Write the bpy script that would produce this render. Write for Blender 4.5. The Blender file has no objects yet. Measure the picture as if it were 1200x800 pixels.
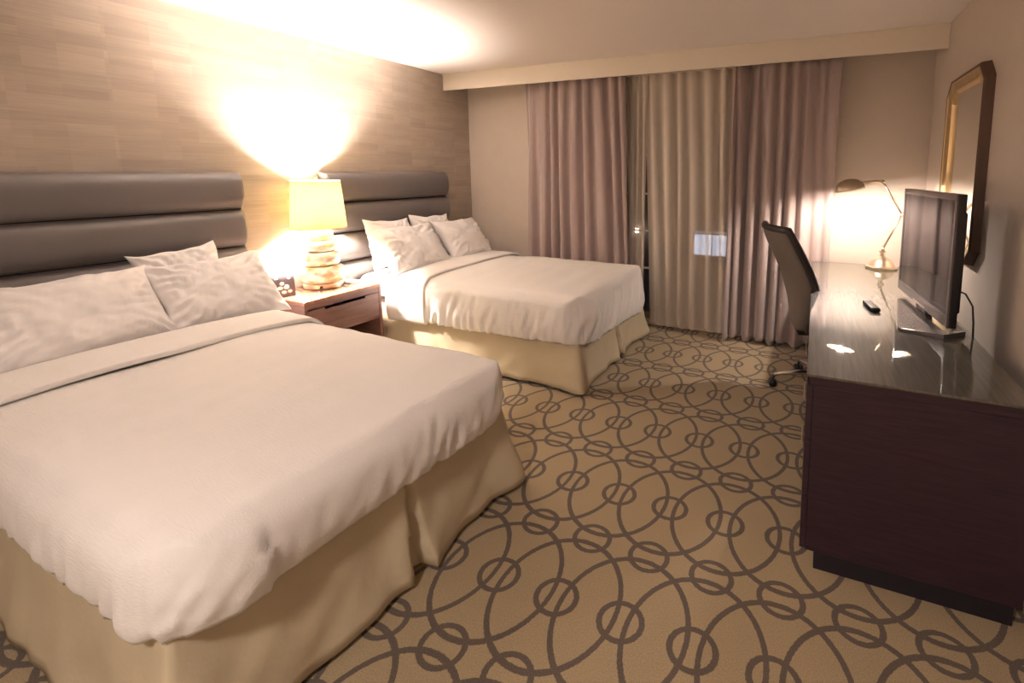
import bpy, bmesh, math, random
from mathutils import Vector, Matrix, noise
random.seed(4)
PI = math.pi
scn = bpy.context.scene
C = scn.collection

# ------------------------------------------------------------------ camera
cam = bpy.data.cameras.new('camera')
cam.sensor_fit = 'HORIZONTAL'; cam.sensor_width = 36.0
cam.lens = 553.0 / 1200.0 * 36.0
cam.shift_x = (600 - 725) / 1200.0
cam.shift_y = -(400 - 269.7) / 1200.0
cam.clip_start = 0.05
camo = bpy.data.objects.new('camera', cam); C.objects.link(camo)
camo.location = (0, 0, 1.5)
camo.rotation_euler = (PI/2 - math.radians(6.98), 0, math.radians(22.52))
scn.camera = camo
# ------------------------------------------------------------------ world (night sky) and exposure
w = bpy.data.worlds.new('night'); scn.world = w; w.use_nodes = True
w.node_tree.nodes['Background'].inputs[0].default_value = (0.05, 0.06, 0.10, 1)
w.node_tree.nodes['Background'].inputs[1].default_value = 0.12
vs = scn.view_settings
scn.display_settings.display_device = 'sRGB'
vs.view_transform = 'Standard'; vs.look = 'None'; vs.gamma = 1; vs.use_curve_mapping = False
vs.exposure = 1.25
WARM = (1.0, 0.89, 0.82)
LAMP_E = 1650.0       # emission of the bedside bulb
DESK_E = 950.0       # emission of the desk lamp bulb
FILL_W = 21.0       # power of the added fill light behind the camera
ld = bpy.data.lights.new('fill_light', 'AREA'); ld.shape = 'DISK'; ld.size = 0.34  # unseen fill added to brighten the near bed and floor
ld.energy = FILL_W; ld.color = (1.0, 0.87, 0.80)
lo = bpy.data.objects.new('fill_light_obj', ld); C.objects.link(lo); lo.location = (-0.7, -0.85, 2.37)

# ------------------------------------------------------------------ dimensions
XL, XR, YB, YF, ZC = -3.61, 0.80, 4.33, -1.7, 2.505
YV = 3.955

# ------------------------------------------------------------------ materials
def newmat(name):
    m = bpy.data.materials.new(name); m.use_nodes = True
    nt = m.node_tree
    return m, nt, nt.nodes['Principled BSDF']
def N(nt, t, **k):
    n = nt.nodes.new(t)
    for a, b in k.items(): setattr(n, a, b)
    return n
def math_(nt, op, a, b=None, clamp=False):
    n = nt.nodes.new('ShaderNodeMath'); n.operation = op; n.use_clamp = clamp
    for i, v in enumerate((a, b)):
        if v is None: continue
        if isinstance(v, (int, float)): n.inputs[i].default_value = v
        else: nt.links.new(v, n.inputs[i])
    return n.outputs[0]
def coords(nt, scale=(1, 1, 1), rot=(0, 0, 0)):
    tc = N(nt, 'ShaderNodeTexCoord'); mp = N(nt, 'ShaderNodeMapping')
    mp.inputs['Scale'].default_value = scale; mp.inputs['Rotation'].default_value = rot
    nt.links.new(tc.outputs['Object'], mp.inputs[0]); return mp.outputs[0]
def simple(name, col, rough=0.6, metal=0.0, coat=0.0, var=0.0, vscale=(8, 8, 8), bump=0.0, bscale=(200, 200, 200), sheen=0.0, spec=0.5):
    m, nt, b = newmat(name)
    b.inputs['Roughness'].default_value = rough; b.inputs['Metallic'].default_value = metal
    b.inputs['Coat Weight'].default_value = coat; b.inputs['Coat Roughness'].default_value = 0.05
    b.inputs['Sheen Weight'].default_value = sheen; b.inputs['Specular IOR Level'].default_value = spec
    b.inputs['Base Color'].default_value = (*col, 1)
    no = N(nt, 'ShaderNodeTexNoise'); no.inputs['Scale'].default_value = 1; no.inputs['Detail'].default_value = 4
    nt.links.new(coords(nt, vscale), no.inputs[0])
    r = N(nt, 'ShaderNodeMixRGB'); r.blend_type = 'MIX'
    r.inputs[1].default_value = (*[c*(1-var) for c in col], 1); r.inputs[2].default_value = (*[min(1, c*(1+var)) for c in col], 1)
    nt.links.new(no.outputs[0], r.inputs[0]); nt.links.new(r.outputs[0], b.inputs['Base Color'])
    if bump > 0:
        n2 = N(nt, 'ShaderNodeTexNoise'); n2.inputs['Scale'].default_value = 1; n2.inputs['Detail'].default_value = 3
        nt.links.new(coords(nt, bscale), n2.inputs[0])
        bp = N(nt, 'ShaderNodeBump'); bp.inputs['Strength'].default_value = bump; bp.inputs['Distance'].default_value = 0.002
        nt.links.new(n2.outputs[0], bp.inputs['Height']); nt.links.new(bp.outputs[0], b.inputs['Normal'])
    return m
def emit(name, col, s):
    m, nt, b = newmat(name)
    b.inputs['Base Color'].default_value = (*col, 1)
    b.inputs['Emission Color'].default_value = (*col, 1); b.inputs['Emission Strength'].default_value = s
    return m

M = {}
M['ceiling'] = simple('ceiling_paint', (0.87, 0.80, 0.75), 0.9, bump=0.5, bscale=(90, 90, 90))
M['wall'] = simple('tan_wall_vinyl', (0.62, 0.53, 0.45), 0.75, var=0.04, bump=0.3, bscale=(160, 160, 160))
M['cream'] = simple('cream_paint', (0.88, 0.80, 0.68), 0.5)
M['trim'] = simple('dark_trim', (0.20, 0.14, 0.10), 0.5)
M['linen'] = simple('white_linen', (0.83, 0.79, 0.75), 0.85, var=0.02, vscale=(20, 20, 20), bump=0.7, bscale=(25, 240, 240), sheen=0.2)
M['pillowcase'] = simple('white_pillowcase', (0.84, 0.80, 0.77), 0.85, var=0.02, bump=0.25, bscale=(350, 350, 350), sheen=0.2)
M['skirt'] = simple('cream_skirt_cloth', (0.56, 0.47, 0.32), 0.85, var=0.06, vscale=(6, 6, 2), bump=0.5, bscale=(60, 60, 60))
M['box'] = simple('box_spring_cloth', (0.45, 0.38, 0.28), 0.9)
M['drape'] = simple('taupe_satin_drape', (0.42, 0.325, 0.30), 0.48, var=0.04, vscale=(3, 3, 1), sheen=0.6)
M['nickel'] = simple('brushed_nickel', (0.72, 0.62, 0.48), 0.28, 1.0)
M['brass'] = simple('antique_brass', (0.66, 0.56, 0.42), 0.3, 1.0, var=0.15, vscale=(30, 30, 30))
M['chrome'] = simple('chrome', (0.8, 0.78, 0.75), 0.12, 1.0)
M['black'] = simple('black_plastic', (0.012, 0.011, 0.013), 0.35)
M['bezel'] = simple('dark_grey_gloss_bezel', (0.10, 0.085, 0.085), 0.22, coat=0.6)
M['screen'] = simple('tv_screen', (0.010, 0.008, 0.010), 0.04, spec=0.45)
M['leather'] = simple('charcoal_vinyl', (0.16, 0.14, 0.132), 0.34, var=0.05, bump=0.25, bscale=(400, 400, 400))
M['leather_edge'] = simple('headboard_welt', (0.03, 0.025, 0.024), 0.5)
M['chair'] = simple('grey_brown_upholstery', (0.17, 0.14, 0.12), 0.7, var=0.1, vscale=(60, 60, 60), bump=0.4, bscale=(500, 500, 500))
M['chair_dark'] = simple('dark_chair_leather', (0.03, 0.023, 0.024), 0.45)
M['gold'] = simple('gold_leaf', (0.62, 0.45, 0.24), 0.38, 0.7, var=0.2, vscale=(40, 40, 12))
M['frame_brown'] = simple('dark_brown_frame', (0.10, 0.05, 0.03), 0.4, var=0.2, vscale=(30, 6, 6))
M['mirror'] = simple('mirror_glass', (0.92, 0.92, 0.90), 0.02, 1.0)
M['white_plastic'] = simple('white_buttons', (0.75, 0.72, 0.70), 0.4)
M['clock'] = simple('clock_grey_plastic', (0.16, 0.13, 0.14), 0.4)
M['paper'] = simple('white_paper', (0.85, 0.84, 0.80), 0.7)
M['night_wall'] = simple('night_facade', (0.09, 0.075, 0.07), 0.9, var=0.2)
M['window_frame'] = simple('brown_window_frame', (0.26, 0.21, 0.17), 0.5)
M['muntin'] = simple('pale_muntin', (0.80, 0.74, 0.66), 0.5)
M['bulb'] = emit('bedside_bulb', WARM, LAMP_E)
M['desk_bulb'] = emit('desk_bulb', (1.0, 0.86, 0.76), DESK_E)
M['lit_window'] = emit('lit_window', (0.62, 0.70, 0.90), 0.7)
M['porch'] = emit('porch_bulb', (1.0, 0.85, 0.65), 22)

def wood(name, c1, c2, rough, scale, coat=0.0, spec=0.5):
    m, nt, b = newmat(name)
    n = N(nt, 'ShaderNodeTexNoise'); n.inputs['Scale'].default_value = 1; n.inputs['Detail'].default_value = 6
    nt.links.new(coords(nt, scale), n.inputs[0])
    r = N(nt, 'ShaderNodeValToRGB'); r.color_ramp.elements[0].position = .35; r.color_ramp.elements[1].position = .65
    r.color_ramp.elements[0].color = (*c1, 1); r.color_ramp.elements[1].color = (*c2, 1)
    nt.links.new(n.outputs[0], r.inputs[0]); nt.links.new(r.outputs[0], b.inputs['Base Color'])
    b.inputs['Roughness'].default_value = rough; b.inputs['Coat Weight'].default_value = coat
    b.inputs['Coat Roughness'].default_value = 0.02; b.inputs['Coat IOR'].default_value = 1.75; b.inputs['Specular IOR Level'].default_value = spec
    return m
M['desk'] = wood('espresso_wood', (0.022, 0.009, 0.016), (0.040, 0.017, 0.027), 0.5, (6, 6, 90))
M['desk_top'] = wood('espresso_top_wood', (0.075, 0.060, 0.045), (0.12, 0.097, 0.072), 0.5, (40, 3, 40))
M['glass_top'] = wood('glass_over_dark_wood', (0.075, 0.066, 0.048), (0.115, 0.100, 0.072), 0.55, (70, 4, 40), coat=1.0, spec=0.25)
M['kick'] = simple('black_plinth', (0.012, 0.010, 0.016), 0.6)
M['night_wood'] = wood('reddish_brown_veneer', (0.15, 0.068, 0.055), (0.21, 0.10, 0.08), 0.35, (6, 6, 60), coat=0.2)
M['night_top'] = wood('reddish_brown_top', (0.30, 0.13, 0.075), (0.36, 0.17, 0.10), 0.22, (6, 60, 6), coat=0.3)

# wallpaper: woven blocks of slightly different tone, fine horizontal ribs
def wallpaper():
    m, nt, b = newmat('block_wallpaper')
    tc = N(nt, 'ShaderNodeTexCoord'); sx = N(nt, 'ShaderNodeSeparateXYZ'); nt.links.new(tc.outputs['Object'], sx.inputs[0])
    cb = N(nt, 'ShaderNodeCombineXYZ'); nt.links.new(sx.outputs[1], cb.inputs[0]); nt.links.new(sx.outputs[2], cb.inputs[1])
    cols = []
    for (bw, rh, off) in ((0.30, 0.045, 0.37), (0.19, 0.0675, 0.61)):
        br = N(nt, 'ShaderNodeTexBrick'); br.offset = off; br.offset_frequency = 1; br.squash = 1
        br.inputs['Scale'].default_value = 1; br.inputs['Mortar Size'].default_value = 0.0004
        br.inputs['Brick Width'].default_value = bw; br.inputs['Row Height'].default_value = rh
        br.inputs['Color1'].default_value = (0.40, 0.315, 0.24, 1); br.inputs['Color2'].default_value = (0.52, 0.42, 0.33, 1)
        br.inputs['Mortar'].default_value = (0.50, 0.40, 0.29, 1); br.inputs['Bias'].default_value = 0.0
        nt.links.new(cb.outputs[0], br.inputs[0]); cols.append(br.outputs[0])
    mx = N(nt, 'ShaderNodeMixRGB'); mx.inputs[0].default_value = 0.5
    nt.links.new(cols[0], mx.inputs[1]); nt.links.new(cols[1], mx.inputs[2])
    n = N(nt, 'ShaderNodeTexNoise'); n.inputs['Scale'].default_value = 1; n.inputs['Detail'].default_value = 3
    nt.links.new(coords(nt, (1, 6, 260)), n.inputs[0])
    m2 = N(nt, 'ShaderNodeMixRGB'); m2.blend_type = 'MULTIPLY'; m2.inputs[0].default_value = 0.35
    nt.links.new(mx.outputs[0], m2.inputs[1]); nt.links.new(n.outputs[0], m2.inputs[2])
    g = N(nt, 'ShaderNodeBrightContrast'); g.inputs[1].default_value = 0.05
    nt.links.new(m2.outputs[0], g.inputs[0]); nt.links.new(g.outputs[0], b.inputs['Base Color'])
    b.inputs['Roughness'].default_value = 0.5
    bp = N(nt, 'ShaderNodeBump'); bp.inputs['Strength'].default_value = 0.25; bp.inputs['Distance'].default_value = 0.002
    nt.links.new(n.outputs[0], bp.inputs['Height']); nt.links.new(bp.outputs[0], b.inputs['Normal'])
    return m
M['wallpaper'] = wallpaper()

def carpet():
    m, nt, b = newmat('linked_ring_carpet')
    AX, AY, RX, RY, W = 0.2465, 0.587, 0.2235, 0.2650, 0.0110
    tc = N(nt, 'ShaderNodeTexCoord'); wob = N(nt, 'ShaderNodeTexNoise'); wob.inputs['Scale'].default_value = 90
    nt.links.new(tc.outputs['Object'], wob.inputs[0])
    s = N(nt, 'ShaderNodeSeparateXYZ'); nt.links.new(tc.outputs['Object'], s.inputs[0])
    def local(o, x0, a):
        t = math_(nt, 'DIVIDE', math_(nt, 'SUBTRACT', o, x0), a)
        f = math_(nt, 'SUBTRACT', t, math_(nt, 'ROUND', t))
        return math_(nt, 'MULTIPLY', f, a)
    px = local(s.outputs[0], -0.291, AX); py = local(s.outputs[1], 1.311, AY)
    def ell(cx, cy, rx, ry):
        dx = math_(nt, 'DIVIDE', math_(nt, 'SUBTRACT', px, cx), rx); dy = math_(nt, 'DIVIDE', math_(nt, 'SUBTRACT', py, cy), ry)
        l = math_(nt, 'SQRT', math_(nt, 'ADD', math_(nt, 'MULTIPLY', dx, dx), math_(nt, 'MULTIPLY', dy, dy)))
        return math_(nt, 'MULTIPLY', math_(nt, 'ABSOLUTE', math_(nt, 'SUBTRACT', l, 1.0)), (rx+ry)/2)
    d = None
    for i in (-1, 0, 1):
        for j in (-1, 0, 1):
            e = ell(i*AX, j*AY, RX, RY); d = e if d is None else math_(nt, 'MINIMUM', d, e)
    for (cx, cy) in ((0, 0), (0, AY/2), (0, -AY/2)):
        d = math_(nt, 'MINIMUM', d, ell(cx, cy, 0.073, 0.068))
    d = math_(nt, 'ADD', d, math_(nt, 'MULTIPLY', math_(nt, 'SUBTRACT', wob.outputs[0], 0.5), 0.006))
    mask = math_(nt, 'MULTIPLY', math_(nt, 'SUBTRACT', W, d), 450, True)
    mask.node.use_clamp = True
    n = N(nt, 'ShaderNodeTexNoise'); n.inputs['Scale'].default_value = 260; n.inputs['Detail'].default_value = 2
    nt.links.new(tc.outputs['Object'], n.inputs[0])
    r = N(nt, 'ShaderNodeValToRGB'); r.color_ramp.elements[0].position = .3; r.color_ramp.elements[1].position = .7
    r.color_ramp.elements[0].color = (0.285, 0.21, 0.115, 1); r.color_ramp.elements[1].color = (0.45, 0.345, 0.205, 1)
    nt.links.new(n.outputs[0], r.inputs[0])
    r2 = N(nt, 'ShaderNodeValToRGB'); r2.color_ramp.elements[0].position = .3; r2.color_ramp.elements[1].position = .7
    r2.color_ramp.elements[0].color = (0.085, 0.062, 0.046, 1); r2.color_ramp.elements[1].color = (0.15, 0.112, 0.085, 1)
    nt.links.new(n.outputs[0], r2.inputs[0])
    mx = N(nt, 'ShaderNodeMixRGB'); nt.links.new(mask, mx.inputs[0]); nt.links.new(r.outputs[0], mx.inputs[1]); nt.links.new(r2.outputs[0], mx.inputs[2])
    nt.links.new(mx.outputs[0], b.inputs['Base Color'])
    b.inputs['Roughness'].default_value = 0.95; b.inputs['Sheen Weight'].default_value = 0.2
    bp = N(nt, 'ShaderNodeBump'); bp.inputs['Strength'].default_value = 0.5; bp.inputs['Distance'].default_value = 0.003
    nt.links.new(n.outputs[0], bp.inputs['Height']); nt.links.new(bp.outputs[0], b.inputs['Normal'])
    return m
M['carpet'] = carpet()

def sheer():
    m = bpy.data.materials.new('sheer_voile'); m.use_nodes = True; nt = m.node_tree; nt.nodes.clear()
    o = N(nt, 'ShaderNodeOutputMaterial')
    d = N(nt, 'ShaderNodeBsdfDiffuse'); d.inputs[0].default_value = (0.96, 0.86, 0.74, 1)
    t = N(nt, 'ShaderNodeBsdfTranslucent'); t.inputs[0].default_value = (0.70, 0.60, 0.50, 1)
    a = N(nt, 'ShaderNodeMixShader'); a.inputs[0].default_value = 0.1
    nt.links.new(d.outputs[0], a.inputs[1]); nt.links.new(t.outputs[0], a.inputs[2])
    tr = N(nt, 'ShaderNodeBsdfTransparent'); tr.inputs[0].default_value = (0.95, 0.92, 0.88, 1)
    lw = N(nt, 'ShaderNodeLayerWeight'); lw.inputs[0].default_value = 0.5
    f = math_(nt, 'ADD', math_(nt, 'MULTIPLY', lw.outputs['Facing'], 0.48), 0.54, True)
    mx = N(nt, 'ShaderNodeMixShader'); nt.links.new(f, mx.inputs[0])
    nt.links.new(tr.outputs[0], mx.inputs[1]); nt.links.new(a.outputs[0], mx.inputs[2]); nt.links.new(mx.outputs[0], o.inputs[0])
    return m
M['sheer'] = sheer()
def shade_mat():
    m = bpy.data.materials.new('cream_lamp_shade'); m.use_nodes = True; nt = m.node_tree; nt.nodes.clear()
    o = N(nt, 'ShaderNodeOutputMaterial')
    d = N(nt, 'ShaderNodeBsdfDiffuse'); d.inputs[0].default_value = (0.85, 0.76, 0.52, 1)
    t = N(nt, 'ShaderNodeBsdfTranslucent'); t.inputs[0].default_value = (0.66, 0.58, 0.34, 1)
    a = N(nt, 'ShaderNodeMixShader'); a.inputs[0].default_value = 0.24
    nt.links.new(d.outputs[0], a.inputs[1]); nt.links.new(t.outputs[0], a.inputs[2]); nt.links.new(a.outputs[0], o.inputs[0])
    return m
M['shade'] = shade_mat()
def mercury():
    m, nt, b = newmat('mercury_glass')
    n = N(nt, 'ShaderNodeTexNoise'); n.inputs['Scale'].default_value = 1; n.inputs['Detail'].default_value = 5
    nt.links.new(coords(nt, (16, 16, 22)), n.inputs[0])
    r = N(nt, 'ShaderNodeValToRGB'); r.color_ramp.elements[0].position = .40; r.color_ramp.elements[1].position = .60
    r.color_ramp.elements[0].color = (0.72, 0.55, 0.30, 1); r.color_ramp.elements[1].color = (0.95, 0.92, 0.84, 1)
    nt.links.new(n.outputs[0], r.inputs[0]); nt.links.new(r.outputs[0], b.inputs['Base Color'])
    b.inputs['Metallic'].default_value = 0.15; b.inputs['Roughness'].default_value = 0.22; b.inputs['Coat Weight'].default_value = 1
    b.inputs['Coat Roughness'].default_value = 0.03
    return m
M['mercury'] = mercury()
def pane_mat():
    m = bpy.data.materials.new('window_glass'); m.use_nodes = True; nt = m.node_tree; nt.nodes.clear()
    o = N(nt, 'ShaderNodeOutputMaterial'); g = N(nt, 'ShaderNodeBsdfGlossy'); g.inputs['Roughness'].default_value = 0.0
    t = N(nt, 'ShaderNodeBsdfTransparent'); fr = N(nt, 'ShaderNodeFresnel'); fr.inputs[0].default_value = 1.6
    mx = N(nt, 'ShaderNodeMixShader'); nt.links.new(fr.outputs[0], mx.inputs[0])
    nt.links.new(t.outputs[0], mx.inputs[1]); nt.links.new(g.outputs[0], mx.inputs[2]); nt.links.new(mx.outputs[0], o.inputs[0])
    return m
M['pane'] = pane_mat()

# ------------------------------------------------------------------ mesh helpers
def obj(name, bm, mat, parent=None, smooth=False, loc=None):
    me = bpy.data.meshes.new(name)
    bmesh.ops.recalc_face_normals(bm, faces=bm.faces)
    bm.to_mesh(me); bm.free()
    if smooth:
        for p in me.polygons: p.use_smooth = True
    mats = mat if isinstance(mat, (list, tuple)) else [mat]
    for x in mats: me.materials.append(x)
    o = bpy.data.objects.new(name, me); C.objects.link(o)
    if parent: o.parent = parent
    if loc: o.location = loc
    return o
def smooth_by_angle(o, deg=40):
    for p in o.data.polygons: p.use_smooth = True
    bm = bmesh.new(); bm.from_mesh(o.data)
    for e in bm.edges:
        if len(e.link_faces) == 2 and e.calc_face_angle(0) > math.radians(deg): e.smooth = False
    bm.to_mesh(o.data); bm.free()
    return o
def bx(x0, x1, y0, y1, z0, z1, bev=0.0, seg=2, bm=None):
    own = bm is None
    b2 = bmesh.new()
    r = bmesh.ops.create_cube(b2, size=1)
    bmesh.ops.scale(b2, verts=b2.verts, vec=(x1-x0, y1-y0, z1-z0))
    bmesh.ops.translate(b2, verts=b2.verts, vec=((x0+x1)/2, (y0+y1)/2, (z0+z1)/2))
    if bev > 0: bmesh.ops.bevel(b2, geom=b2.edges[:], offset=bev, segments=seg, profile=0.5, affect='EDGES')
    if own: return b2
    me = bpy.data.meshes.new('tmp'); b2.to_mesh(me); b2.free(); bm.from_mesh(me); bpy.data.meshes.remove(me)
    return bm
def lathe(prof, n=32, center=(0, 0), bm=None):
    bm = bm or bmesh.new(); rings = []
    for r, z in prof:
        if r < 1e-5: rings.append([bm.verts.new((center[0], center[1], z))])
        else: rings.append([bm.verts.new((center[0]+r*math.cos(2*PI*i/n), center[1]+r*math.sin(2*PI*i/n), z)) for i in range(n)])
    for a, b in zip(rings, rings[1:]):
        for i in range(n):
            j = (i+1) % n
            if len(a) == 1 and len(b) == 1: continue
            if len(a) == 1: bm.faces.new((a[0], b[i], b[j]))
            elif len(b) == 1: bm.faces.new((a[i], a[j], b[0]))
            else: bm.faces.new((a[i], a[j], b[j], b[i]))
    return bm
def tube(pts, r, n=10, bm=None, radii=None):
    bm = bm or bmesh.new(); pts = [Vector(p) for p in pts]; rings = []
    up = Vector((0.13, 0.21, 1)).normalized()
    for k, p in enumerate(pts):
        d = (pts[min(k+1, len(pts)-1)] - pts[max(k-1, 0)]).normalized()
        a = d.cross(up)
        if a.length < .05: a = d.cross(Vector((1, 0, 0)))
        a.normalize(); b = d.cross(a); rr = radii[k] if radii else r
        rings.append([bm.verts.new(p + a*rr*math.cos(2*PI*i/n) + b*rr*math.sin(2*PI*i/n)) for i in range(n)])
    for a, b in zip(rings, rings[1:]):
        for i in range(n): bm.faces.new((a[i], a[(i+1) % n], b[(i+1) % n], b[i]))
    bm.faces.new(rings[0]); bm.faces.new(rings[-1][::-1])
    return bm
def ball(c, r, bm=None, seg=16, sc=(1, 1, 1)):
    b2 = bmesh.new(); bmesh.ops.create_uvsphere(b2, u_segments=seg, v_segments=seg//2, radius=r)
    bmesh.ops.scale(b2, verts=b2.verts, vec=sc); bmesh.ops.translate(b2, verts=b2.verts, vec=c)
    if bm is None: return b2
    me = bpy.data.meshes.new('tmp'); b2.to_mesh(me); b2.free(); bm.from_mesh(me); bpy.data.meshes.remove(me)
    return bm
def grid(nu, nv, f, bm=None):
    bm = bm or bmesh.new()
    V = [[bm.verts.new(f(i/nu, j/nv)) for j in range(nv+1)] for i in range(nu+1)]
    for i in range(nu):
        for j in range(nv): bm.faces.new((V[i][j], V[i+1][j], V[i+1][j+1], V[i][j+1]))
    return bm
def thing(name, label, cat, loc=(0, 0, 0), rotz=0, group=None):
    o = bpy.data.objects.new(name, None); C.objects.link(o); o.empty_display_size = .1
    o.location = loc; o.rotation_euler = (0, 0, rotz)
    o['label'] = label; o['category'] = cat
    if group: o['group'] = group
    return o
def tag(o, label, cat, group=None):
    o['label'] = label; o['category'] = cat
    if group: o['group'] = group
    return o
def struct(name, bm, mat, label, parent=None, cat='room'):
    o = obj(name, bm, mat, parent)
    if parent is None:
        o['kind'] = 'structure'; o['label'] = label; o['category'] = cat
    return o
def fbm(x, y, z=0.0): return noise.noise(Vector((x, y, z)))
def solid(o, t, off=0):
    m = o.modifiers.new('thickness', 'SOLIDIFY'); m.thickness = t; m.offset = off; return o

# ------------------------------------------------------------------ room shell
T = 0.12
WX0, WX1, WZ0, WZ1 = -1.78, -0.60, 0.06, 2.16
struct('floor', bx(XL-T, XR+T, YF-T, YB+T, -0.1, 0), M['carpet'], 'tan carpet with a brown pattern of linked rings', cat='floor')
struct('ceiling', bx(XL-T, XR+T, YF-T, YB+T, ZC, ZC+0.1), M['ceiling'], 'textured off-white ceiling', cat='ceiling')
struct('wall_left', bx(XL-T, XL, YF-T, YB+T, 0, ZC), M['wallpaper'], 'left wall with woven block-pattern wallpaper behind the beds', cat='wall')
struct('wall_right', bx(XR, XR+T, YF-T, YB+T, 0, ZC), M['wall'], 'plain tan right wall behind desk and mirror', cat='wall')
struct('wall_front', bx(XL, XR, YF-T, YF, 0, ZC), M['wall'], 'plain tan wall behind the viewpoint', cat='wall')
bm = bx(XL, WX0, YB, YB+T, 0, ZC); bx(WX1, XR, YB, YB+T, 0, ZC, bm=bm)
bx(WX0, WX1, YB, YB+T, WZ1, ZC, bm=bm); bx(WX0, WX1, YB, YB+T, 0, WZ0, bm=bm)
struct('wall_back', bm, M['wall'], 'plain tan window wall behind the curtains', cat='wall')
struct('baseboard_left', bx(XL, XL+.012, YF, YB, 0, .09), M['trim'], 'dark baseboard along the left wall', cat='baseboard')
bm = bx(XL, WX0-.05, YB-.012, YB, 0, .09); bx(WX1+.05, XR, YB-.012, YB, 0, .09, bm=bm)
struct('baseboard_back', bm, M['trim'], 'dark baseboard along the window wall', cat='baseboard')
struct('baseboard_right', bx(XR-.012, XR, YF, YB, 0, .09), M['trim'], 'dark baseboard along the right wall', cat='baseboard')
# cornice box in front of the curtains
bm = bx(XL, XR, YV, YV+.02, 2.343, ZC-.006, .002); bx(XL, XR, YV-.004, YV+.02, ZC-.012, ZC, bm=bm)
struct('trim_1', bm, M['cream'], 'cream painted cornice board above the curtains', cat='cornice')

# window with dark panes behind the sheers
win = thing('window_1', 'dark gridded window behind the sheer curtain', 'window', ((WX0+WX1)/2, YB, 0)); win['kind'] = 'structure'
def wl(b): bmesh.ops.translate(b, verts=b.verts, vec=(-(WX0+WX1)/2, -YB, 0)); return b
bm = bx(WX0, WX0+.06, YB, YB+.09, WZ0, WZ1); bx(WX1-.06, WX1, YB, YB+.09, WZ0, WZ1, bm=bm)
bx(WX0, WX1, YB, YB+.09, WZ1-.12, WZ1, bm=bm); bx(WX0, WX1, YB, YB+.09, WZ0, WZ0+.07, bm=bm)
obj('window_frame', wl(bm), M['window_frame'], win)
for z in (0.56, 0.93, 1.295, 1.667): obj('muntin', wl(bx(WX0+.06, WX1-.06, YB+.03, YB+.055, z-.009, z+.009)), M['muntin'], win)
obj('muntin', wl(bx(-1.20, -1.18, YB+.031, YB+.054, WZ0+.07, WZ1-.12)), M['window_frame'], win)
obj('pane', wl(bx(WX0+.05, WX1-.05, YB+.040, YB+.045, WZ0+.06, WZ1-.11)), M['pane'], win)

# building seen dimly through the window
bl = thing('neighbouring_building', 'dark building outside the window with one lit bluish window', 'building', (-3, 10.4, -3))
obj('wall', bx(-7, 8, 0, .4, 0, 6), M['night_wall'], bl)
f = obj('window_frame', bx(.50, 1.35, -.05, 0, 2.62, 3.24), M['window_frame'], bl)
obj('pane', bx(.55, .93, -.06, -.05, 2.67, 3.19), M['lit_window'], f); obj('pane', bx(.96, 1.30, -.06, -.05, 2.67, 3.19), M['lit_window'], f)
obj('porch_light', ball((-.82, -.08, 3.15), .05), M['porch'], bl)

# ------------------------------------------------------------------ curtains
def curtain(name, label, mat, x0t, x1t, x0b, x1b, npl, ztop, zbot, y0, amp, group, seed, th=0.002, cat='curtain', recess=False):
    t = thing(name, label, cat, ((x0b+x1b)/2, y0, 0), 0, group)
    cx = (x0b+x1b)/2
    nu, nv = npl*14, 46
    ph = [random.Random(seed+k).uniform(-.5, .5) for k in range(npl+4)]
    def f(u, v):
        z = ztop + (zbot-ztop)*v
        uu = u + (0.030*fbm(u*npl*.5, v*1.1, seed)+0.012*fbm(u*npl*1.3, v*1.8, seed+1))*min(1, .25+v*2)*min(1, 8*u, 8*(1-u))
        x = (x0t+(x1t-x0t)*uu)*(1-v) + (x0b+(x1b-x0b)*uu)*v
        k = uu*npl + .55*fbm(u*npl*.45, v*.5, seed+21); a = amp*(0.55+0.45*min(1, v*3))*(0.80+1.1*fbm(k*.45, v*.7, seed+5))
        s = math.sin(2*PI*k + 0.9*fbm(k*.7, v*1.2, seed+9))
        s = math.copysign(abs(s)**0.75, s)
        y = a*s + 0.012*fbm(u*7, v*3, seed+2)
        if recess: y += .055*math.exp(-((u-.17)/.075)**2) - .045*math.exp(-((u-.03)/.05)**2)
        x += 0.25*a*math.cos(2*PI*k)*0.6
        if recess:      # hangs flatter where it passes behind the desk
            q = max(0, min(1, (x+.10)/.08)); y = y*(1-q) + q*(.048+.30*y)
        z += 0.012*math.sin(2*PI*k*.5+seed) * (v > .99)
        return Vector((x-cx, y, z))
    o = obj('cloth', grid(nu, nv, f), mat, t, smooth=True)
    if th: solid(o, th)
    hb = bx(x0t-cx, x1t-cx, -.012, .012, ztop-.008, ztop+.03)
    obj('heading_tape', hb, mat, t)
    return t
g1 = 'heavy taupe drapes at the window'
curtain('drape', 'left taupe satin drape hanging behind the far bed', M['drape'], -2.74, -1.66, -2.75, -1.60, 9, 2.40, .03, 4.15, .045, g1, 11)
curtain('drape', 'right taupe satin drape hanging behind the desk chair', M['drape'], -0.66, 0.15, -0.70, 0.12, 8, 2.40, .03, 4.175, .048, g1, 37, recess=True)
g2 = 'sheer voile curtains at the window'
curtain('sheer_curtain', 'wide sheer beige curtain over the middle of the window', M['sheer'], -1.50, -0.62, -1.44, -0.60, 7, 2.40, .03, 4.265, .028, g2, 51, th=0)
curtain('sheer_curtain', 'narrow gathered sheer beside the left taupe drape', M['sheer'], -1.68, -1.47, -1.66, -1.50, 3, 2.40, .03, 4.245, .024, g2, 77, th=0)
# curtain rail hidden inside the cornice
rail = obj('curtain_rail', bx(-2.85, .25, 4.10, 4.29, 2.44, 2.46), M['cream']); tag(rail, 'white curtain rail behind the cream cornice', 'rail')
st = obj('bracket', bx(-1.4, -1.36, 4.1, 4.33, 2.46, 2.49), M['cream'], rail)

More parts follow.
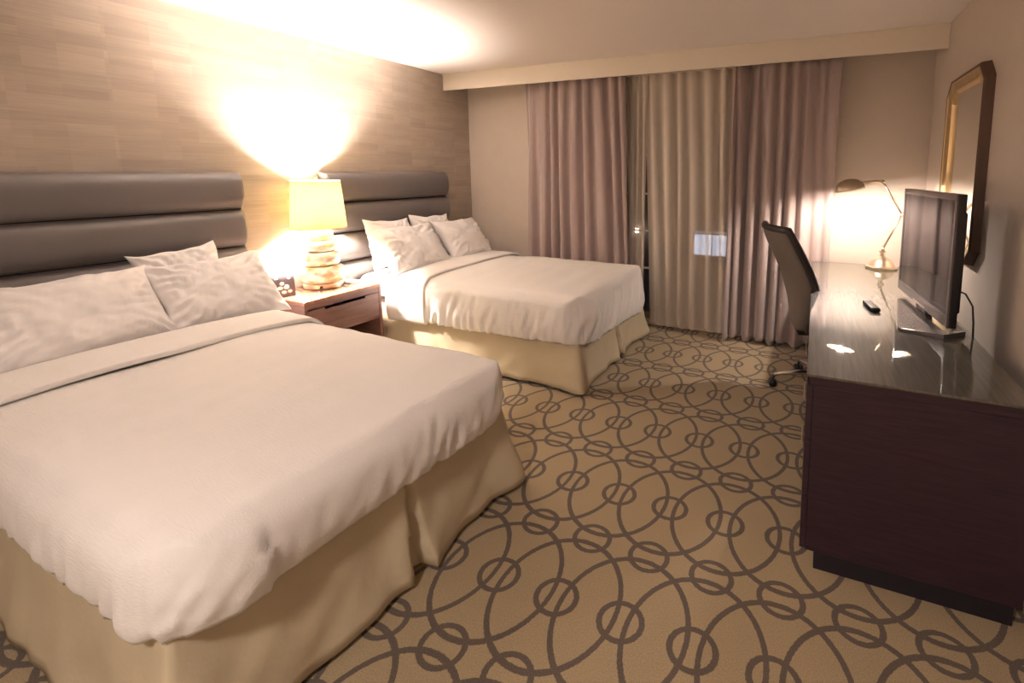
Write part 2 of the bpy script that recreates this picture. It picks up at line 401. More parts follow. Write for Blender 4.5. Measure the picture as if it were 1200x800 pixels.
# ------------------------------------------------------------------ cloth shells
def cover_bm(x0, x1, y0, y1, zfun, ztop, r=0.06, rc=0.10, crown=0.04, gather=0.01, seed=0, step=0.0165, closed_foot=True, crease=False, bulge=0.02):
    """cloth over a mattress: top, two sides and (optionally) the foot, rounded and wrinkled"""
    bm = bmesh.new(); cache = {}
    nx = max(2, round((x1-x0)/step)); ny = round((y1-y0)/step); nz = 20
    yc = (y0+y1)/2; hw = (y1-y0)/2
    def place(x, y, s):   # s: 0 at the top edge .. 1 at the hem; s<0 not used
        hem = zfun(x, y)
        onx_ = closed_foot and x > x1-1e-6; ony = abs(abs(y-yc)-hw) < 1e-6
        z = ztop + (hem-ztop)*s
        # rounded box projection
        cx = min(x, x1-rc) if closed_foot else x
        cy = max(y0+rc, min(y1-rc, y))
        d = Vector((x-cx, y-cy, 0)); dl = d.length
        if dl > 1e-6 and abs(d.x) > 1e-6 and abs(d.y) > 1e-6: d *= max(abs(d.x), abs(d.y))/dl
        px, py = cx+d.x, cy+d.y
        # vertical rounding of the shoulder
        ix = min(x, x1-r) if closed_foot else x; iy = max(y0+r, min(y1-r, y)); iz = min(z, ztop-r)
        e = Vector((px-min(px, x1-r) if closed_foot else 0, py-max(y0+r, min(y1-r, py)), z-iz)); el = e.length
        if el > r:
            bxp = Vector(((min(px, x1-r) if closed_foot else px), max(y0+r, min(y1-r, py)), iz)); q = bxp + e*(r/el); px, py, z = q
        # crown on top
        v = (py-yc)/hw; uu = (x1-px)/0.5
        prof = max(0, 1-v**4)*(min(1, max(0, uu*2))**.5 if closed_foot else 1)
        z += crown*prof*(1-min(1, s*3)) + 0.008*fbm(px*2.2, py*2.2, seed)*(1-s)
        z += 0.006*fbm(px*9, py*3, seed+3)*(1-s) + 0.010*fbm(px*3.1+4, py*1.3, seed+5)*(1-s)*min(1, .3+uu)
        if s > 0:
            side = Vector((x-cx, y-cy, 0))
            nrm = side.normalized() if side.length > 1e-6 else Vector((0, 0, 0))
            t = px*nrm.y*0 + (px if abs(nrm.y) > .7 else py)
            w = min(1, s*1.4)
            loc = .35+1.3*max(0, fbm(t*2.1+seed*1.7, 0, 3)+.25); g = gather*loc*w*((1-abs(fbm(t*13+s*1.5+seed, s*1.1, seed))*2.4)*.6-.15 + .45*fbm(t*34+s*2, s*2.0, seed+1))
            bul = bulge*math.sin(PI*min(1, s*.9)) - bulge*.7*max(0, s-.8)*5*.4
            px += nrm.x*(g+bul); py += nrm.y*(g+bul)
            if crease and closed_foot and x > x1-0.2:
                q = (py-y0)
                # tucked corner: the foot panel is folded over the near side panel
                if nrm.x > .55 and q < .20+.03*s: px += .020*min(1, s*2); py -= .004*w
                if nrm.y < -.8 and x > x1-.16: py -= 0.012*w
        return (px, py, z)
    def V(x, y, s):
        k = (round(x, 4), round(y, 4), round(s, 4))
        if k not in cache: cache[k] = bm.verts.new(place(x, y, s))
        return cache[k]
    xs = [x0+(x1-x0)*i/nx for i in range(nx+1)]; ys = [y0+(y1-y0)*j/ny for j in range(ny+1)]; ss = [(k/nz) for k in range(nz+1)]
    for i in range(nx):
        for j in range(ny): bm.faces.new((V(xs[i], ys[j], 0), V(xs[i+1], ys[j], 0), V(xs[i+1], ys[j+1], 0), V(xs[i], ys[j+1], 0)))
        for k in range(nz):
            for y in (y0, y1): bm.faces.new((V(xs[i], y, ss[k]), V(xs[i+1], y, ss[k]), V(xs[i+1], y, ss[k+1]), V(xs[i], y, ss[k+1])))
    if closed_foot:
        for j in range(ny):
            for k in range(nz): bm.faces.new((V(x1, ys[j], ss[k]), V(x1, ys[j+1], ss[k]), V(x1, ys[j+1], ss[k+1]), V(x1, ys[j], ss[k+1])))
    return bm

def skirt_bm(x0, x1, y0, y1, ztop, seed, pleats, flare=0.05):
    """bed skirt round near side, foot and far side; pleats = arc lengths of split pleats"""
    segs = [((x0, y0), (x1, y0)), ((x1, y0), (x1, y1)), ((x1, y1), (x0, y1))]
    nrm = [(0, -1), (1, 0), (0, 1)]
    L1, L2 = x1-x0, y1-y0; tot = 2*L1+L2
    n = int(tot/0.0125); nz = 12
    bm = bmesh.new(); cols = []
    corners = (L1, L1+L2)
    for i in range(n+1):
        s = tot*i/n
        if s <= L1: p = (x0+s, y0)
        elif s <= L1+L2: p = (x1, y0+s-L1)
        else: p = (x1-(s-L1-L2), y1)
        # blended normal round the corner
        d0 = (s-L1)/.10; d1 = (s-L1-L2)/.10
        a = -PI/2 + (PI/2)*max(0, min(1, (d0+1)/2)) + (PI/2)*max(0, min(1, (d1+1)/2))
        nx_, ny_ = math.cos(a), math.sin(a)
        col = []
        for k in range(nz+1):
            t = k/nz; z = ztop*(1-t) + 0.018*t
            off = flare*t**1.3 + 0.022*t*fbm(s*4, t*1.5, seed) + .020*fbm(s*9+t*2.5, t*2.5, seed+4)*t
            for c in corners:
                off += 0.060*t*math.exp(-((s-c)/.07)**2)
            for c in pleats:
                dd = abs(s-c)
                off -= 0.075*(1.0 if dd < .004+.036*t else 0.0)*min(1, t*3)
                off += 0.026*t*math.exp(-((dd-.04)/.05)**2)
            z += 0.016*(fbm(s*3, 0, seed+8)+.35)*t + .02*t*math.exp(-(min(abs(s-c) for c in pleats)/.05)**2)*0
            col.append(bm.verts.new((p[0]+nx_*off, p[1]+ny_*off, max(z, .006))))
        cols.append(col)
    for a, b in zip(cols, cols[1:]):
        for k in range(nz): bm.faces.new((a[k], b[k], b[k+1], a[k+1]))
    return bm

def bed(label, loc, rotz, wid, ln, top, hem, seed, fold, cuff0, pleats, dlabel, gath):
    """local x from the headboard to the foot, y across"""
    h = wid/2
    b = thing('bed', label, 'bed', loc, rotz, 'double beds in the room')
    bs = obj('box_spring', bx(.02, ln-.14, -h+.09, h-.09, .10, .33, .03), M['box'], b)
    for sx in (.15, ln-.2):
        for sy in (-h+.15, h-.15): obj('leg', bx(sx-.03, sx+.03, sy-.03, sy+.03, 0, .1), M['black'], b)
    mt = obj('mattress', bx(.02, ln-.07, -h+.05, h-.05, .33, top-.045, .10, 5), M['linen'], b, True)
    for z in (.40, .47, .53):
        pts = [(.05, -h+.046, z), (ln-.6, -h+.046, z)]
        obj('piping', tube(pts, .006, 6), M['skirt'], mt)
    sk = obj('bed_skirt', skirt_bm(.10, ln-.065, -h+.035, h-.035, .43, seed, pleats), M['skirt'], b, True); solid(sk, .003)
    fs = obj('fitted_sheet', cover_bm(.03, fold+.1, -h+.02, h-.02, lambda x, y: .50, top-.015, .05, .06, .012, .004, seed+20, closed_foot=False, bulge=.005), M['pillowcase'], b, True)
    dv = thing('duvet', dlabel, 'duvet', loc, rotz, 'white duvets on the beds')
    def hz(x, y): return hem(x, y) + .012*fbm(x*3, y*3, seed)
    o = obj('cover', cover_bm(fold, ln, -h, h, hz, top, .07, .19, .035, gath, seed, crease=True), M['linen'], dv, True); solid(o, .012, -1)
    def hz2(x, y): return hem(x, y) - .012 + .01*fbm(x*5, y*3, seed+2)
    o2 = obj('folded_cuff', cover_bm(cuff0, fold+.03, -h-.010, h+.010, hz2, top+.026, .07, .10, .035, .008, seed+7, closed_foot=False), M['linen'], dv, True); solid(o2, .020, -1)
    return b, dv

near_bed = bed('near double bed with cream skirt, closest to the camera', (-3.50, 1.20, 0), math.radians(-2.2), 1.29, 2.225, .635,
    lambda x, y: .408, 3, .80, .50, (2.74, 4.8),
    'white duvet with turned-down top spread over the near bed', .022)
far_bed = bed('far double bed with cream skirt, beside the curtains', (-3.50, 3.36, 0), 0, 1.28, 2.115, .66,
    lambda x, y: (.335 - .07*max(0, min(1, (x-1.9)*5))*max(0, min(1, y+.5))), 19, .73, .36, (2.58,),
    'white duvet with turned-down top spread over the far bed', .045)

# ------------------------------------------------------------------ headboards
def headboard(label, y0, y1, group='quilted headboards on the wall'):
    zs = [1.505, 1.255, 1.005, .765, .525, .285]
    hb = thing('headboard', label, 'headboard', (XL, (y0+y1)/2, 0), 0, group)
    hw = (y1-y0)/2
    obj('backing', bx(0.002, .03, -hw+.005, hw-.005, .27, 1.50), M['leather_edge'], hb)
    for a, b in zip(zs, zs[1:]):
        def pf(u, v, a=a, b=b):
            y = -hw+2*hw*u; e = min(u, 1-u)*2*hw; t = 2*v-1
            pv = (1-abs(t)**2.6)**.42; pu = min(1, e/.022); pu = math.sin(pu*PI/2)**.45 if pu > 0 else 0
            return Vector((.014 + .088*min(pv, 1)*pu, y, b+.002+(a-b-.004)*v))
        nuu = 60; bm = bmesh.new()
        us = [.0, .002, .005, .01, .016, .024, .034, .045] + [.06+.88*k/24 for k in range(25)] + [1-q for q in (.045, .034, .024, .016, .01, .005, .002, .0)]
        vs2 = [.5-.5*math.cos(PI*k/20) for k in range(21)]
        Vg = [[bm.verts.new(pf(u, v)) for v in vs2] for u in us]
        for i in range(len(us)-1):
            for j in range(20): bm.faces.new((Vg[i][j], Vg[i+1][j], Vg[i+1][j+1], Vg[i][j+1]))
        obj('panel', bm, M['leather'], hb, True)
    return hb
headboard('charcoal vinyl headboard behind the near bed', .60, 1.972)
headboard('charcoal vinyl headboard behind the far bed', 2.535, 3.888)

# ------------------------------------------------------------------ pillows
def pillow_bm(w, h, t, seed):
    bm = bmesh.new(); n = 56; rows = {}
    def f(u, v, s):
        a, b = abs(u), abs(v)
        x = w/2*u*(1-.10*(1-b**2.5)*a**3); y = h/2*v*(1-.12*(1-a**2.5)*b**3)
        x += .012*fbm(v*2, seed)*a; y += .012*fbm(u*2, seed+9)*b
        th = t/2*max(0, (1-a**2.2)*(1-b**2.2))**.42
        r = math.hypot(u, v)
        wr = .016*fbm(u*2.6+seed, v*2.6, s)+.010*abs(fbm(u*5+v*3, v*2-u*4, seed+s))+.007*fbm(u*9, v*7, seed+s)
        ang = math.atan2(abs(v), abs(u)); edge = min(1, max(0, r-.35)*1.3)
        wr += .009*edge*math.sin(ang*22+seed+4*fbm(u*2, v*2, seed))
        lim = 1.25*min(1, 5*(1-a))*min(1, 5*(1-b))
        return Vector((y*0+0, 0, 0)) + Vector(((s*(th + wr*lim)), x, y))
    for s in (1, -1):
        for i in range(n+1):
            for j in range(n+1):
                u, v = math.sin((i/n-.5)*PI), math.sin((j/n-.5)*PI)
                if (i in (0, n) or j in (0, n)) and s == -1: rows[(s, i, j)] = rows[(1, i, j)]
                else: rows[(s, i, j)] = bm.verts.new(f(u, v, s))
        for i in range(n):
            for j in range(n):
                q = [rows[(s, i, j)], rows[(s, i+1, j)], rows[(s, i+1, j+1)], rows[(s, i, j+1)]]
                try: bm.faces.new(q)
                except ValueError: pass
    return bm
def pillow(label, x, y, z, tilt, yaw, w, h, t, seed, group, roll=0):
    o = obj('pillow', pillow_bm(w, h, t, seed), M['pillowcase'], None, True)
    o.rotation_mode = 'XYZ'
    R = Matrix.Rotation(math.radians(yaw), 4, 'Z') @ Matrix.Rotation(math.radians(-tilt), 4, 'Y') @ Matrix.Rotation(math.radians(roll), 4, 'X')
    o.matrix_world = Matrix.Translation((x, y, z)) @ R
    tag(o, label, 'pillow', group); return o
ga, gb = 'white pillows on the near bed', 'white pillows on the far bed'
pillow('large white pillow at the left of the near bed', -3.20, 1.01, .81, 38, 3, .70, .48, .20, 3, ga, 0)
pillow('white pillow on the near bed closest to the lamp', -3.20, 1.60, .81, 40, -4, .60, .47, .19, 8, ga, 2)
pillow('white pillow leaning behind the one closest to the lamp', -3.38, 1.535, .855, 22, -2, .42, .45, .14, 14, ga, 5)
pillow('white pillow on the far bed closest to the lamp', -3.18, 3.035, .85, 36, 0, .66, .47, .20, 21, gb, 0)
pillow('white pillow tucked behind the far bed pillow nearest the lamp', -3.36, 2.98, .895, 18, 0, .46, .44, .14, 27, gb, -3)
pillow('front white pillow on the far bed nearest the drapes', -3.18, 3.68, .85, 36, 2, .58, .46, .19, 33, gb, 0)
pillow('white pillow behind the front one nearest the drapes', -3.36, 3.47, .895, 18, 0, .48, .44, .14, 39, gb, -3)

# ------------------------------------------------------------------ nightstand
NX0, NX1, NY0, NY1, NZ = -3.56, -3.105, 2.02, 2.625, .64
ns = thing('nightstand', 'reddish brown wooden nightstand between the two beds', 'nightstand', (NX0, NY0, 0))
def nl(b): bmesh.ops.translate(b, verts=b.verts, vec=(-NX0, -NY0, 0)); return b
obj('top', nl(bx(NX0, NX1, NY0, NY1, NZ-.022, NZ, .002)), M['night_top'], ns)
for y in (NY0, NY1-.022): obj('side_panel', nl(bx(NX0, NX1, y, y+.022, 0, NZ-.0225, .001)), M['night_wood'], ns)
obj('back_panel', nl(bx(NX0, NX0+.012, NY0+.023, NY1-.023, .06, NZ-.024)), M['night_wood'], ns)
obj('shelf', nl(bx(NX0+.013, NX1-.01, NY0+.023, NY1-.023, .37, .388)), M['night_wood'], ns)
obj('shelf', nl(bx(NX0+.013, NX1-.01, NY0+.023, NY1-.023, .06, .08)), M['night_wood'], ns)
obj('rail', nl(bx(NX1-.03, NX1-.004, NY0+.023, NY1-.023, NZ-.062, NZ-.023)), M['night_wood'], ns)
bm = bmesh.new(); ya, yb = NY0+.026, NY1-.026     # drawer front with a stepped finger notch along its top
pts = [(ya, .392), (yb, .392), (yb, .572), (yb-.115, .572), (yb-.115, .556), (ya+.12, .556), (ya+.12, .572), (ya, .572)]
vs_ = [bm.verts.new((NX1-.022, y, z)) for y, z in pts]; fc = bm.faces.new(vs_)
r_ = bmesh.ops.extrude_face_region(bm, geom=[fc]); bmesh.ops.translate(bm, verts=[v for v in r_['geom'] if isinstance(v, bmesh.types.BMVert)], vec=(.020, 0, 0))
obj('drawer', nl(bm), M['night_wood'], ns)

# ------------------------------------------------------------------ bedside lamp
LX, LY = -3.425, 2.39
lp = thing('table_lamp', 'lit bedside lamp with cream drum shade and stacked glass body', 'lamp', (LX, LY, NZ))
obj('base_plate', lathe([(0, 0), (.128, 0), (.132, .004), (.132, .034), (.126, .040), (0, .040)], 48), M['nickel'], lp, False)
smooth_by_angle(lp.children[-1])
obj('switch_knob', tube([(.132*.75, -.132*.66, .02), (.150*.75, -.150*.66, .02)], .010, 12), M['black'], lp)
prof = [(0, .041), (.11, .041)]
z = .041
for (R, hh) in ((.155, .125), (.128, .105), (.108, .085), (.090, .070)):
    for k in range(0, 13):
        a = -PI/2 + PI*k/12
        prof.append((R*.70 + R*.30*math.cos(a)**.8 if abs(math.cos(a)) > 1e-6 else R*.70, z + hh/2 + hh/2*math.sin(a)))
    z += hh
prof += [(.03, z+.004), (0, z+.004)]
obj('glass_body', lathe(prof, 48), M['mercury'], lp, True)
obj('socket', lathe([(0, .425), (.020, .425), (.022, .46), (.018, .56), (.0, .56)], 20), M['nickel'], lp, True)
obj('bulb', ball((0, 0, .62), .052, sc=(1, 1, 1.2)), M['bulb'], lp, True)
sh = obj('lamp_shade', lathe([(.183, .445), (.157, .800)], 64), M['shade'], lp, True); solid(sh, .002)
rg = lathe([(.1845, .445), (.1845, .452), (.1815, .452), (.1815, .445), (.1845, .445)], 64); obj('rim', rg, M['cream'], sh)
rg = lathe([(.1590, .794), (.1590, .801), (.1560, .801), (.1560, .794), (.1590, .794)], 64); obj('rim', rg, M['cream'], sh)
bm = bmesh.new()
for k in range(3):
    a = 2*PI*k/3+.4; tube([(0, 0, .79), (.156*math.cos(a), .156*math.sin(a), .79)], .002, 6, bm)
for s in (-1, 1): tube([(0.012*s, 0, .555), (.05*s, 0, .60), (.052*s, 0, .68), (0, 0, .79)], .0018, 6, bm)
obj('harp', bm, M['nickel'], lp)
obj('finial', ball((0, 0, .812), .013, tube([(0, 0, .785), (0, 0, .805)], .005, 10)), M['nickel'], lp, True)
cd = [(-.12, -.06, .012), (-.14, -.12, .006), (-.12, -.18, .005), (-.15, -.22, .005)]
obj('power_cord', tube(cd, .004, 8), M['white_plastic'], lp, True)

# clock radio
ck = thing('clock_radio', 'small grey clock radio on the nightstand beside the lamp', 'clock', (-3.43, 2.085, NZ), math.radians(-20))
ck.scale = (1.15, 1.15, 1.28)
bm = bmesh.new(); P = []
for k in range(17):
    a = math.radians(-12 + 204*k/16); P.append((.040*math.cos(a)-.006, .054+.054*math.sin(a) if a > 0 else .054+.054*math.sin(a)))
P = [(.050, 0)] + [(.045*math.cos(math.radians(15+150*k/12))-.012+.012*math.cos(math.radians(15+150*k/12)), .055+.085*math.sin(math.radians(15+150*k/12))) for k in range(13)] + [(-.060, 0)]
for yy in (-.062, .062): pass
A = [bm.verts.new((x, -.062, z)) for x, z in P]; B = [bm.verts.new((x, .062, z)) for x, z in P]
bm.faces.new(A); bm.faces.new(B[::-1])
for i in range(len(P)): j = (i+1) % len(P); bm.faces.new((A[i], A[j], B[j], B[i]))
o = obj('body', bm, M['clock'], ck); smooth_by_angle(o, 50)
for (yy, zz, ry, rz) in ((-.030, .092, .016, .014), (.004, .100, .014, .012), (.034, .090, .014, .013), (-.004, .072, .012, .010), (-.015, .050, .016, .011), (.018, .052, .015, .012), (-.030, .025, .014, .010), (.004, .026, .015, .010), (.034, .028, .012, .009)):
    xx = .0485 - max(0, zz-.05)**2*7.5
    obj('button', ball((xx-.002, yy, zz), 1, seg=12, sc=(.005, ry, rz)), M['white_plastic'], ck, True)
# notepad on a small tray
tr = obj('notepad', bx(-.075, .075, -.05, .05, .0, .009, .001), M['paper'], None, loc=(-3.37, 2.565, NZ+.0005)); tr.rotation_euler = (0, 0, .2)
tag(tr, 'white notepad on the nightstand behind the lamp', 'notepad')
obj('pad_backing', bx(-.078, .078, -.053, .053, -.0003, .0012), M['night_wood'], tr)

# ------------------------------------------------------------------ desk
DX0, DX1, DY0, DY1, DZ = 0.005, 0.685, 1.790, 4.195, .770
dk = thing('desk', 'long espresso desk with glass top along the right wall', 'desk', (DX0, DY0, 0))
def dl(b): bmesh.ops.translate(b, verts=b.verts, vec=(-DX0, -DY0, 0)); return b
obj('desk_top', dl(bx(DX0+.012, DX1, DY0, DY1, DZ-.045, DZ-.010, .001)), M['desk'], dk)
obj('glass_top', dl(bx(DX0, DX1, DY0-.004, DY1, DZ-.0095, DZ, .0015)), M['glass_top'], dk)
obj('end_panel', dl(bx(DX0+.024, DX1+.01, DY0, DY0+.03, .072, DZ-.0455, .001)), M['desk'], dk)
obj('end_panel', dl(bx(DX0+.024, DX1, DY1-.03, DY1, .0, DZ-.0455, .001)), M['desk'], dk)
obj('end_panel', dl(bx(DX0+.024, DX1, 2.80, 2.83, .072, DZ-.0455, .001)), M['desk'], dk)
obj('back_panel', dl(bx(DX1-.02, DX1, DY0+.031, DY1-.031, .072, DZ-.046)), M['desk'], dk)
obj('bottom_panel', dl(bx(DX0+.024, DX1-.021, DY0+.031, 2.799, .072, .092)), M['desk'], dk)
obj('plinth', dl(bx(DX0+.055, DX1-.012, DY0+.004, 2.80, 0, .0715)), M['kick'], dk)
for a, b in ((.074, .288), (.292, .506), (.510, .722)):
    d = obj('drawer', dl(bx(DX0+.002, DX0+.0235, DY0+.003, 2.826, a, b, .0015)), M['desk'], dk)
    obj('drawer_pull', dl(tube([(DX0-.0, 2.2, b-.03), (DX0-.006, 2.22, b-.03), (DX0-.006, 2.38, b-.03), (DX0, 2.40, b-.03)], .004, 8)), M['brass'], d)
obj('apron_drawer', dl(bx(DX0+.03, DX0+.05, 2.832, DY1-.032, .64, DZ-.047, .001)), M['desk'], dk)

# ------------------------------------------------------------------ television
tv = thing('television', 'flat television on a pedestal at the near end of the desk', 'television', (.53, 2.81, DZ))
ax = Vector((.492, 3.20, 0)); bx_ = Vector((.570, 2.42, 0)); ctr = (ax+bx_)/2; d = (bx_-ax); wtv = d.length
ang = math.atan2(d.y, d.x) + PI/2     # local -y runs towards the near edge
R = Matrix.Translation(ctr - Vector((.53, 2.81, 0))) @ Matrix.Rotation(ang, 4, 'Z')
def tl(b): bmesh.ops.transform(b, matrix=R, verts=b.verts); return b
hw = wtv/2; zb, zt = .045, .637
fr = bx(.0, .034, -hw, hw, zb, zt, .006, 3)
obj('cabinet', tl(fr), M['black'], tv)
obj('rear_housing', tl(bx(.034, .065, -hw+.06, hw-.06, zb+.05, zt-.08, .012)), M['black'], tv)
bm = bx(-.006, .002, -hw, hw, zt-.028, zt, .002); bx(-.006, .002, -hw, hw, zb, zb+.055, .002, bm=bm)
bx(-.006, .002, -hw, -hw+.024, zb+.05, zt-.02, .002, bm=bm); bx(-.006, .002, hw-.024, hw, zb+.05, zt-.02, .002, bm=bm)
bz = obj('bezel', tl(bm), M['bezel'], tv)
obj('status_strip', tl(bx(-.008, -.005, -.09, .09, zb+.004, zb+.012, .001)), M['chrome'], bz)
obj('screen', tl(bx(-.0035, .001, -hw+.022, hw-.022, zb+.053, zt-.026)), M['screen'], tv)
obj('neck', tl(bx(.004, .040, -.075, .075, .016, zb+.05, .006)), M['black'], tv)
bm = bmesh.new()
poly = [(.442, 3.05), (.388, 2.475), (.40, 2.455), (.555, 2.405), (.655, 2.49), (.64, 3.08)]
lo_ = [bm.verts.new((x-.53, y-2.81, .0008)) for x, y in poly]; hi_ = [bm.verts.new((x-.53+.004*(.53-x)*8*0, y-2.81, .020 if x > .45 else .012)) for x, y in poly]
bm.faces.new(lo_[::-1]); bm.faces.new(hi_)
for i in range(6): j = (i+1) % 6; bm.faces.new((lo_[i], lo_[j], hi_[j], hi_[i]))
bmesh.ops.triangulate(bm, faces=[f for f in bm.faces if len(f.verts) > 4])
obj('stand_base', bm, M['bezel'], tv)
obj('power_cable', tube([(.085, -.30, .20), (.115, -.31, .19), (.14, -.33, .14), (.145, -.34, .07), (.148, -.345, -.02)], .004, 8), M['black'], tv, True)

# remote control
rc = thing('remote_control', 'black remote control with pale keys lying on the desk', 'remote', (.312, 2.83, DZ), math.radians(9))
obj('case', bx(-.024, .024, -.085, .085, .001, .021, .006, 3), M['black'], rc, True)
for r in range(7):
    for c in range(3): obj('button', bx(-.018+c*.0135, -.009+c*.0135, -.07+r*.020, -.058+r*.020, .020, .0235, .001, 1), M['white_plastic'], rc)

# ------------------------------------------------------------------ desk lamp
dlp = thing('desk_lamp', 'antique brass jointed desk lamp lit at the far end of the desk', 'lamp', (.500, 4.07, DZ))
o = obj('base', lathe([(0, 0), (.108, 0), (.112, .006), (.112, .016), (.104, .022), (.092, .024), (.086, .032), (.074, .055), (.052, .076), (.026, .088), (.018, .094), (.016, .118), (.024, .124), (.024, .136), (.012, .144), (0, .146)], 40), M['brass'], dlp, True)
smooth_by_angle(o, 35)
J0 = Vector((.0, 0, .150)); J1 = Vector((.105, -.06, .420)); J2 = Vector((-.045, -.13, .664)); HC = Vector((-.262, -.215, .636)); J3 = J2.lerp(HC, .66) + Vector((0, 0, .004))
obj('lower_arm', tube([J0, J1], .0075, 10), M['brass'], dlp, True)
bm = tube([J1 + Vector((0, .012, 0)), J2 + Vector((0, .012, 0))], .0062, 8); tube([J1 + Vector((0, -.012, 0)), J2 + Vector((0, -.012, 0))], .0062, 8, bm)
obj('upper_arm', bm, M['brass'], dlp, True)
for J in (J0, J1, J2):
    bm = tube([J + Vector((0, -.022, 0)), J + Vector((0, .022, 0))], .013, 14); ball(J + Vector((0, -.024, 0)), .009, bm, 10)
    obj('joint', bm, M['brass'], dlp, True)
obj('neck', tube([J2, J2.lerp(J3, .5)+Vector((0, 0, .006)), J3], .009, 10, radii=[.010, .012, .016]), M['brass'], dlp, True)
# helmet shade: half ellipsoid opening downwards, tilted a little
bm = bmesh.new(); RX_, RY_, RZ_ = .105, .078, .082
nu, nv = 32, 12; ring = []
for j in range(nv+1):
    b_ = PI/2*j/nv
    ring.append([bm.verts.new((RX_*math.cos(b_)*math.cos(2*PI*i/nu), RY_*math.cos(b_)*math.sin(2*PI*i/nu), RZ_*math.sin(b_))) if j < nv else None for i in range(nu)])
topv = bm.verts.new((0, 0, RZ_))
for j in range(nv-1):
    for i in range(nu): bm.faces.new((ring[j][i], ring[j][(i+1) % nu], ring[j+1][(i+1) % nu], ring[j+1][i]))
for i in range(nu): bm.faces.new((ring[nv-1][i], ring[nv-1][(i+1) % nu], topv))
SM = Matrix.Translation(HC + Vector((0, 0, -.035))) @ Matrix.Rotation(math.radians(21), 4, 'Z') @ Matrix.Rotation(math.radians(-10), 4, 'Y')
bmesh.ops.transform(bm, matrix=SM, verts=bm.verts)
hs = obj('lamp_shade', bm, M['brass'], dlp, True); solid(hs, .003)
obj('bulb', ball(SM @ Vector((0.0, 0, .022)), .024, sc=(1, 1, 1)), M['desk_bulb'], dlp, True)

# ------------------------------------------------------------------ mirror
MY0, MY1, MZ0, MZ1 = 2.925, 3.67, 1.005, 2.065
mr = thing('wall_mirror', 'octagonal mirror in a gold and brown frame on the right wall', 'mirror', (XR, (MY0+MY1)/2, MZ0))
def octo(ins, ch):
    a, b, c, d = MY0+ins, MY1-ins, MZ0+ins, MZ1-ins
    return [(a+ch, c), (b-ch, c), (b, c+ch), (b, d-ch), (b-ch, d), (a+ch, d), (a, d-ch), (a, c+ch)]
def oct_rings(spec):
    bm = bmesh.new(); R_ = []
    for ins, ch, x in spec: R_.append([bm.verts.new((x-XR, y-(MY0+MY1)/2, z-MZ0)) for y, z in octo(ins, ch)])
    for a, b in zip(R_, R_[1:]):
        for i in range(8): j = (i+1) % 8; bm.faces.new((a[i], a[j], b[j], b[i]))
    return bm, R_
bm, _ = oct_rings([(.0, .085, XR-.001), (.004, .085, XR-.040), (.010, .083, XR-.050), (.022, .080, XR-.048)])
obj('outer_frame', bm, M['frame_brown'], mr)
bm, _ = oct_rings([(.022, .080, XR-.048), (.028, .078, XR-.043), (.062, .070, XR-.032), (.068, .068, XR-.036), (.076, .066, XR-.032), (.092, .060, XR-.016)])
obj('gold_liner', bm, M['gold'], mr)
bm, R_ = oct_rings([(.090, .060, XR-.017)]); bm.faces.new(R_[0]); obj('mirror_glass', bm, M['mirror'], mr)

# ------------------------------------------------------------------ desk chair
t_ = math.radians(24)
ch = thing('office_chair', 'grey-brown swivel chair with chrome base pushed under the desk', 'chair', (.10, 3.42, 0), t_)
# local +x is the way the sitter faces, -y the side nearest the camera
def back(u, v, s):
    y = (u-.5)*.46*(1-.10*(v-.5)**2-.30*max(0, v-.75)**1.3*abs(u-.5)*2 - 1.55*max(0, .42-v))
    z = .44 + v*.70
    x = -.20 - .19*v + .055*math.sin(v*PI*1.15) - .05*(abs(u-.5)*2)**2*-1
    return Vector((x + s*.032*(1-(abs(u-.5)*2)**6)*(1-abs(v*2-1)**8) + (.012*math.sin(v*24) if s > 0 else 0), y, z))
bm = bmesh.new(); G = {}
nu, nv = 14, 26
for s in (1, -1):
    for i in range(nu+1):
        for j in range(nv+1):
            if s == -1 and (i in (0, nu) or j in (0, nv)): G[(s, i, j)] = G[(1, i, j)]
            else: G[(s, i, j)] = bm.verts.new(back(i/nu, j/nv, s))
    for i in range(nu):
        for j in range(nv):
            f_ = bm.faces.new((G[(s, i, j)], G[(s, i+1, j)], G[(s, i+1, j+1)], G[(s, i, j+1)]))
obj('backrest', bm, M['chair'], ch, True)
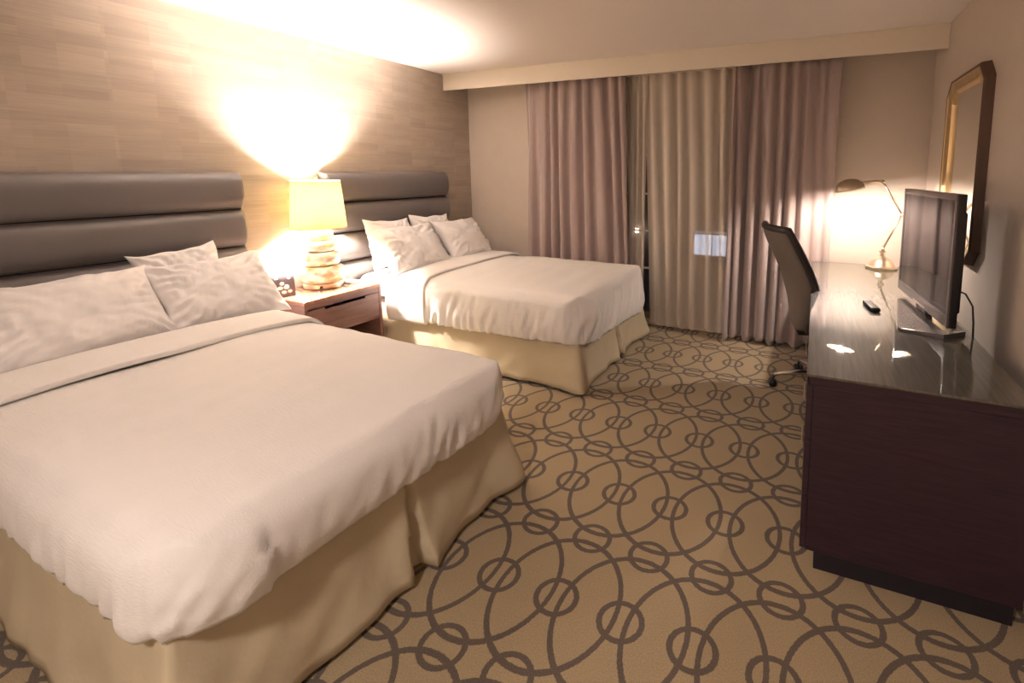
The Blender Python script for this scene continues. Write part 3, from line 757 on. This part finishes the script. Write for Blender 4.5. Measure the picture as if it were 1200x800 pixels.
edge = [back(0, j/nv, 0) for j in range(nv+1)] + [back(i/nu, 1, 0) for i in range(1, nu)] + [back(1, 1-j/nv, 0) for j in range(nv+1)]
obj('backrest_edge', tube([Vector((p.x+.01, p.y*1.01, p.z)) for p in edge], .024, 10), M['chair_dark'], ch, True)
obj('seat', bx(-.13, .25, -.22, .22, .40, .475, .035, 4), M['chair_dark'], ch, True)
obj('back_bracket', tube([(-.04, 0, .405), (-.17, 0, .41), (-.19, 0, .47), (-.20, 0, .56)], .015, 8), M['chair_dark'], ch, True)
obj('gas_column', lathe([(0, .10), (.032, .10), (.032, .25), (.020, .26), (.020, .42), (0, .42)], 20), M['chrome'], ch, True)
obj('hub', lathe([(0, .085), (.045, .085), (.05, .12), (.035, .145), (0, .145)], 20), M['chrome'], ch, True)
for k in range(5):
    a = math.radians(167 + 72*k) - t_*0
    dx, dy = math.cos(a), math.sin(a)
    obj('base_arm', tube([(.03*dx, .03*dy, .115), (.16*dx, .16*dy, .115), (.27*dx, .27*dy, .100), (.315*dx, .315*dy, .082)], .014, 10, radii=[.020, .017, .014, .011]), M['chrome'], ch, True)
    bm = bmesh.new()
    for s in (-1, 1):
        c = Vector((.32*dx - s*.014*dy, .32*dy + s*.014*dx, .029)); e = Vector((-dy, dx, 0))
        tube([c-e*.010, c+e*.010], .028, 16, bm)
    tube([(.315*dx, .315*dy, .045), (.315*dx, .315*dy, .085)], .010, 8, bm)
    obj('caster', bm, M['black'], ch, True)

# ------------------------------------------------------------------ housing for the added fill light, unseen behind the viewpoint
cf = thing('fill_fixture', 'added fill light behind the viewpoint, shaped as a round flush ceiling lamp', 'lamp', (-0.7, -.85, ZC))
obj('mounting_plate', lathe([(0, -.001), (.20, -.001), (.20, -.03), (.19, -.035), (0, -.035)], 32), M['nickel'], cf)
obj('diffuser', lathe([(.18, -.036), (.18, -.09), (.17, -.105), (0, -.11)], 32), emit('fill_glow', (1, .85, .7), 2.0), cf, True)  # glowing cover added along with the fill light
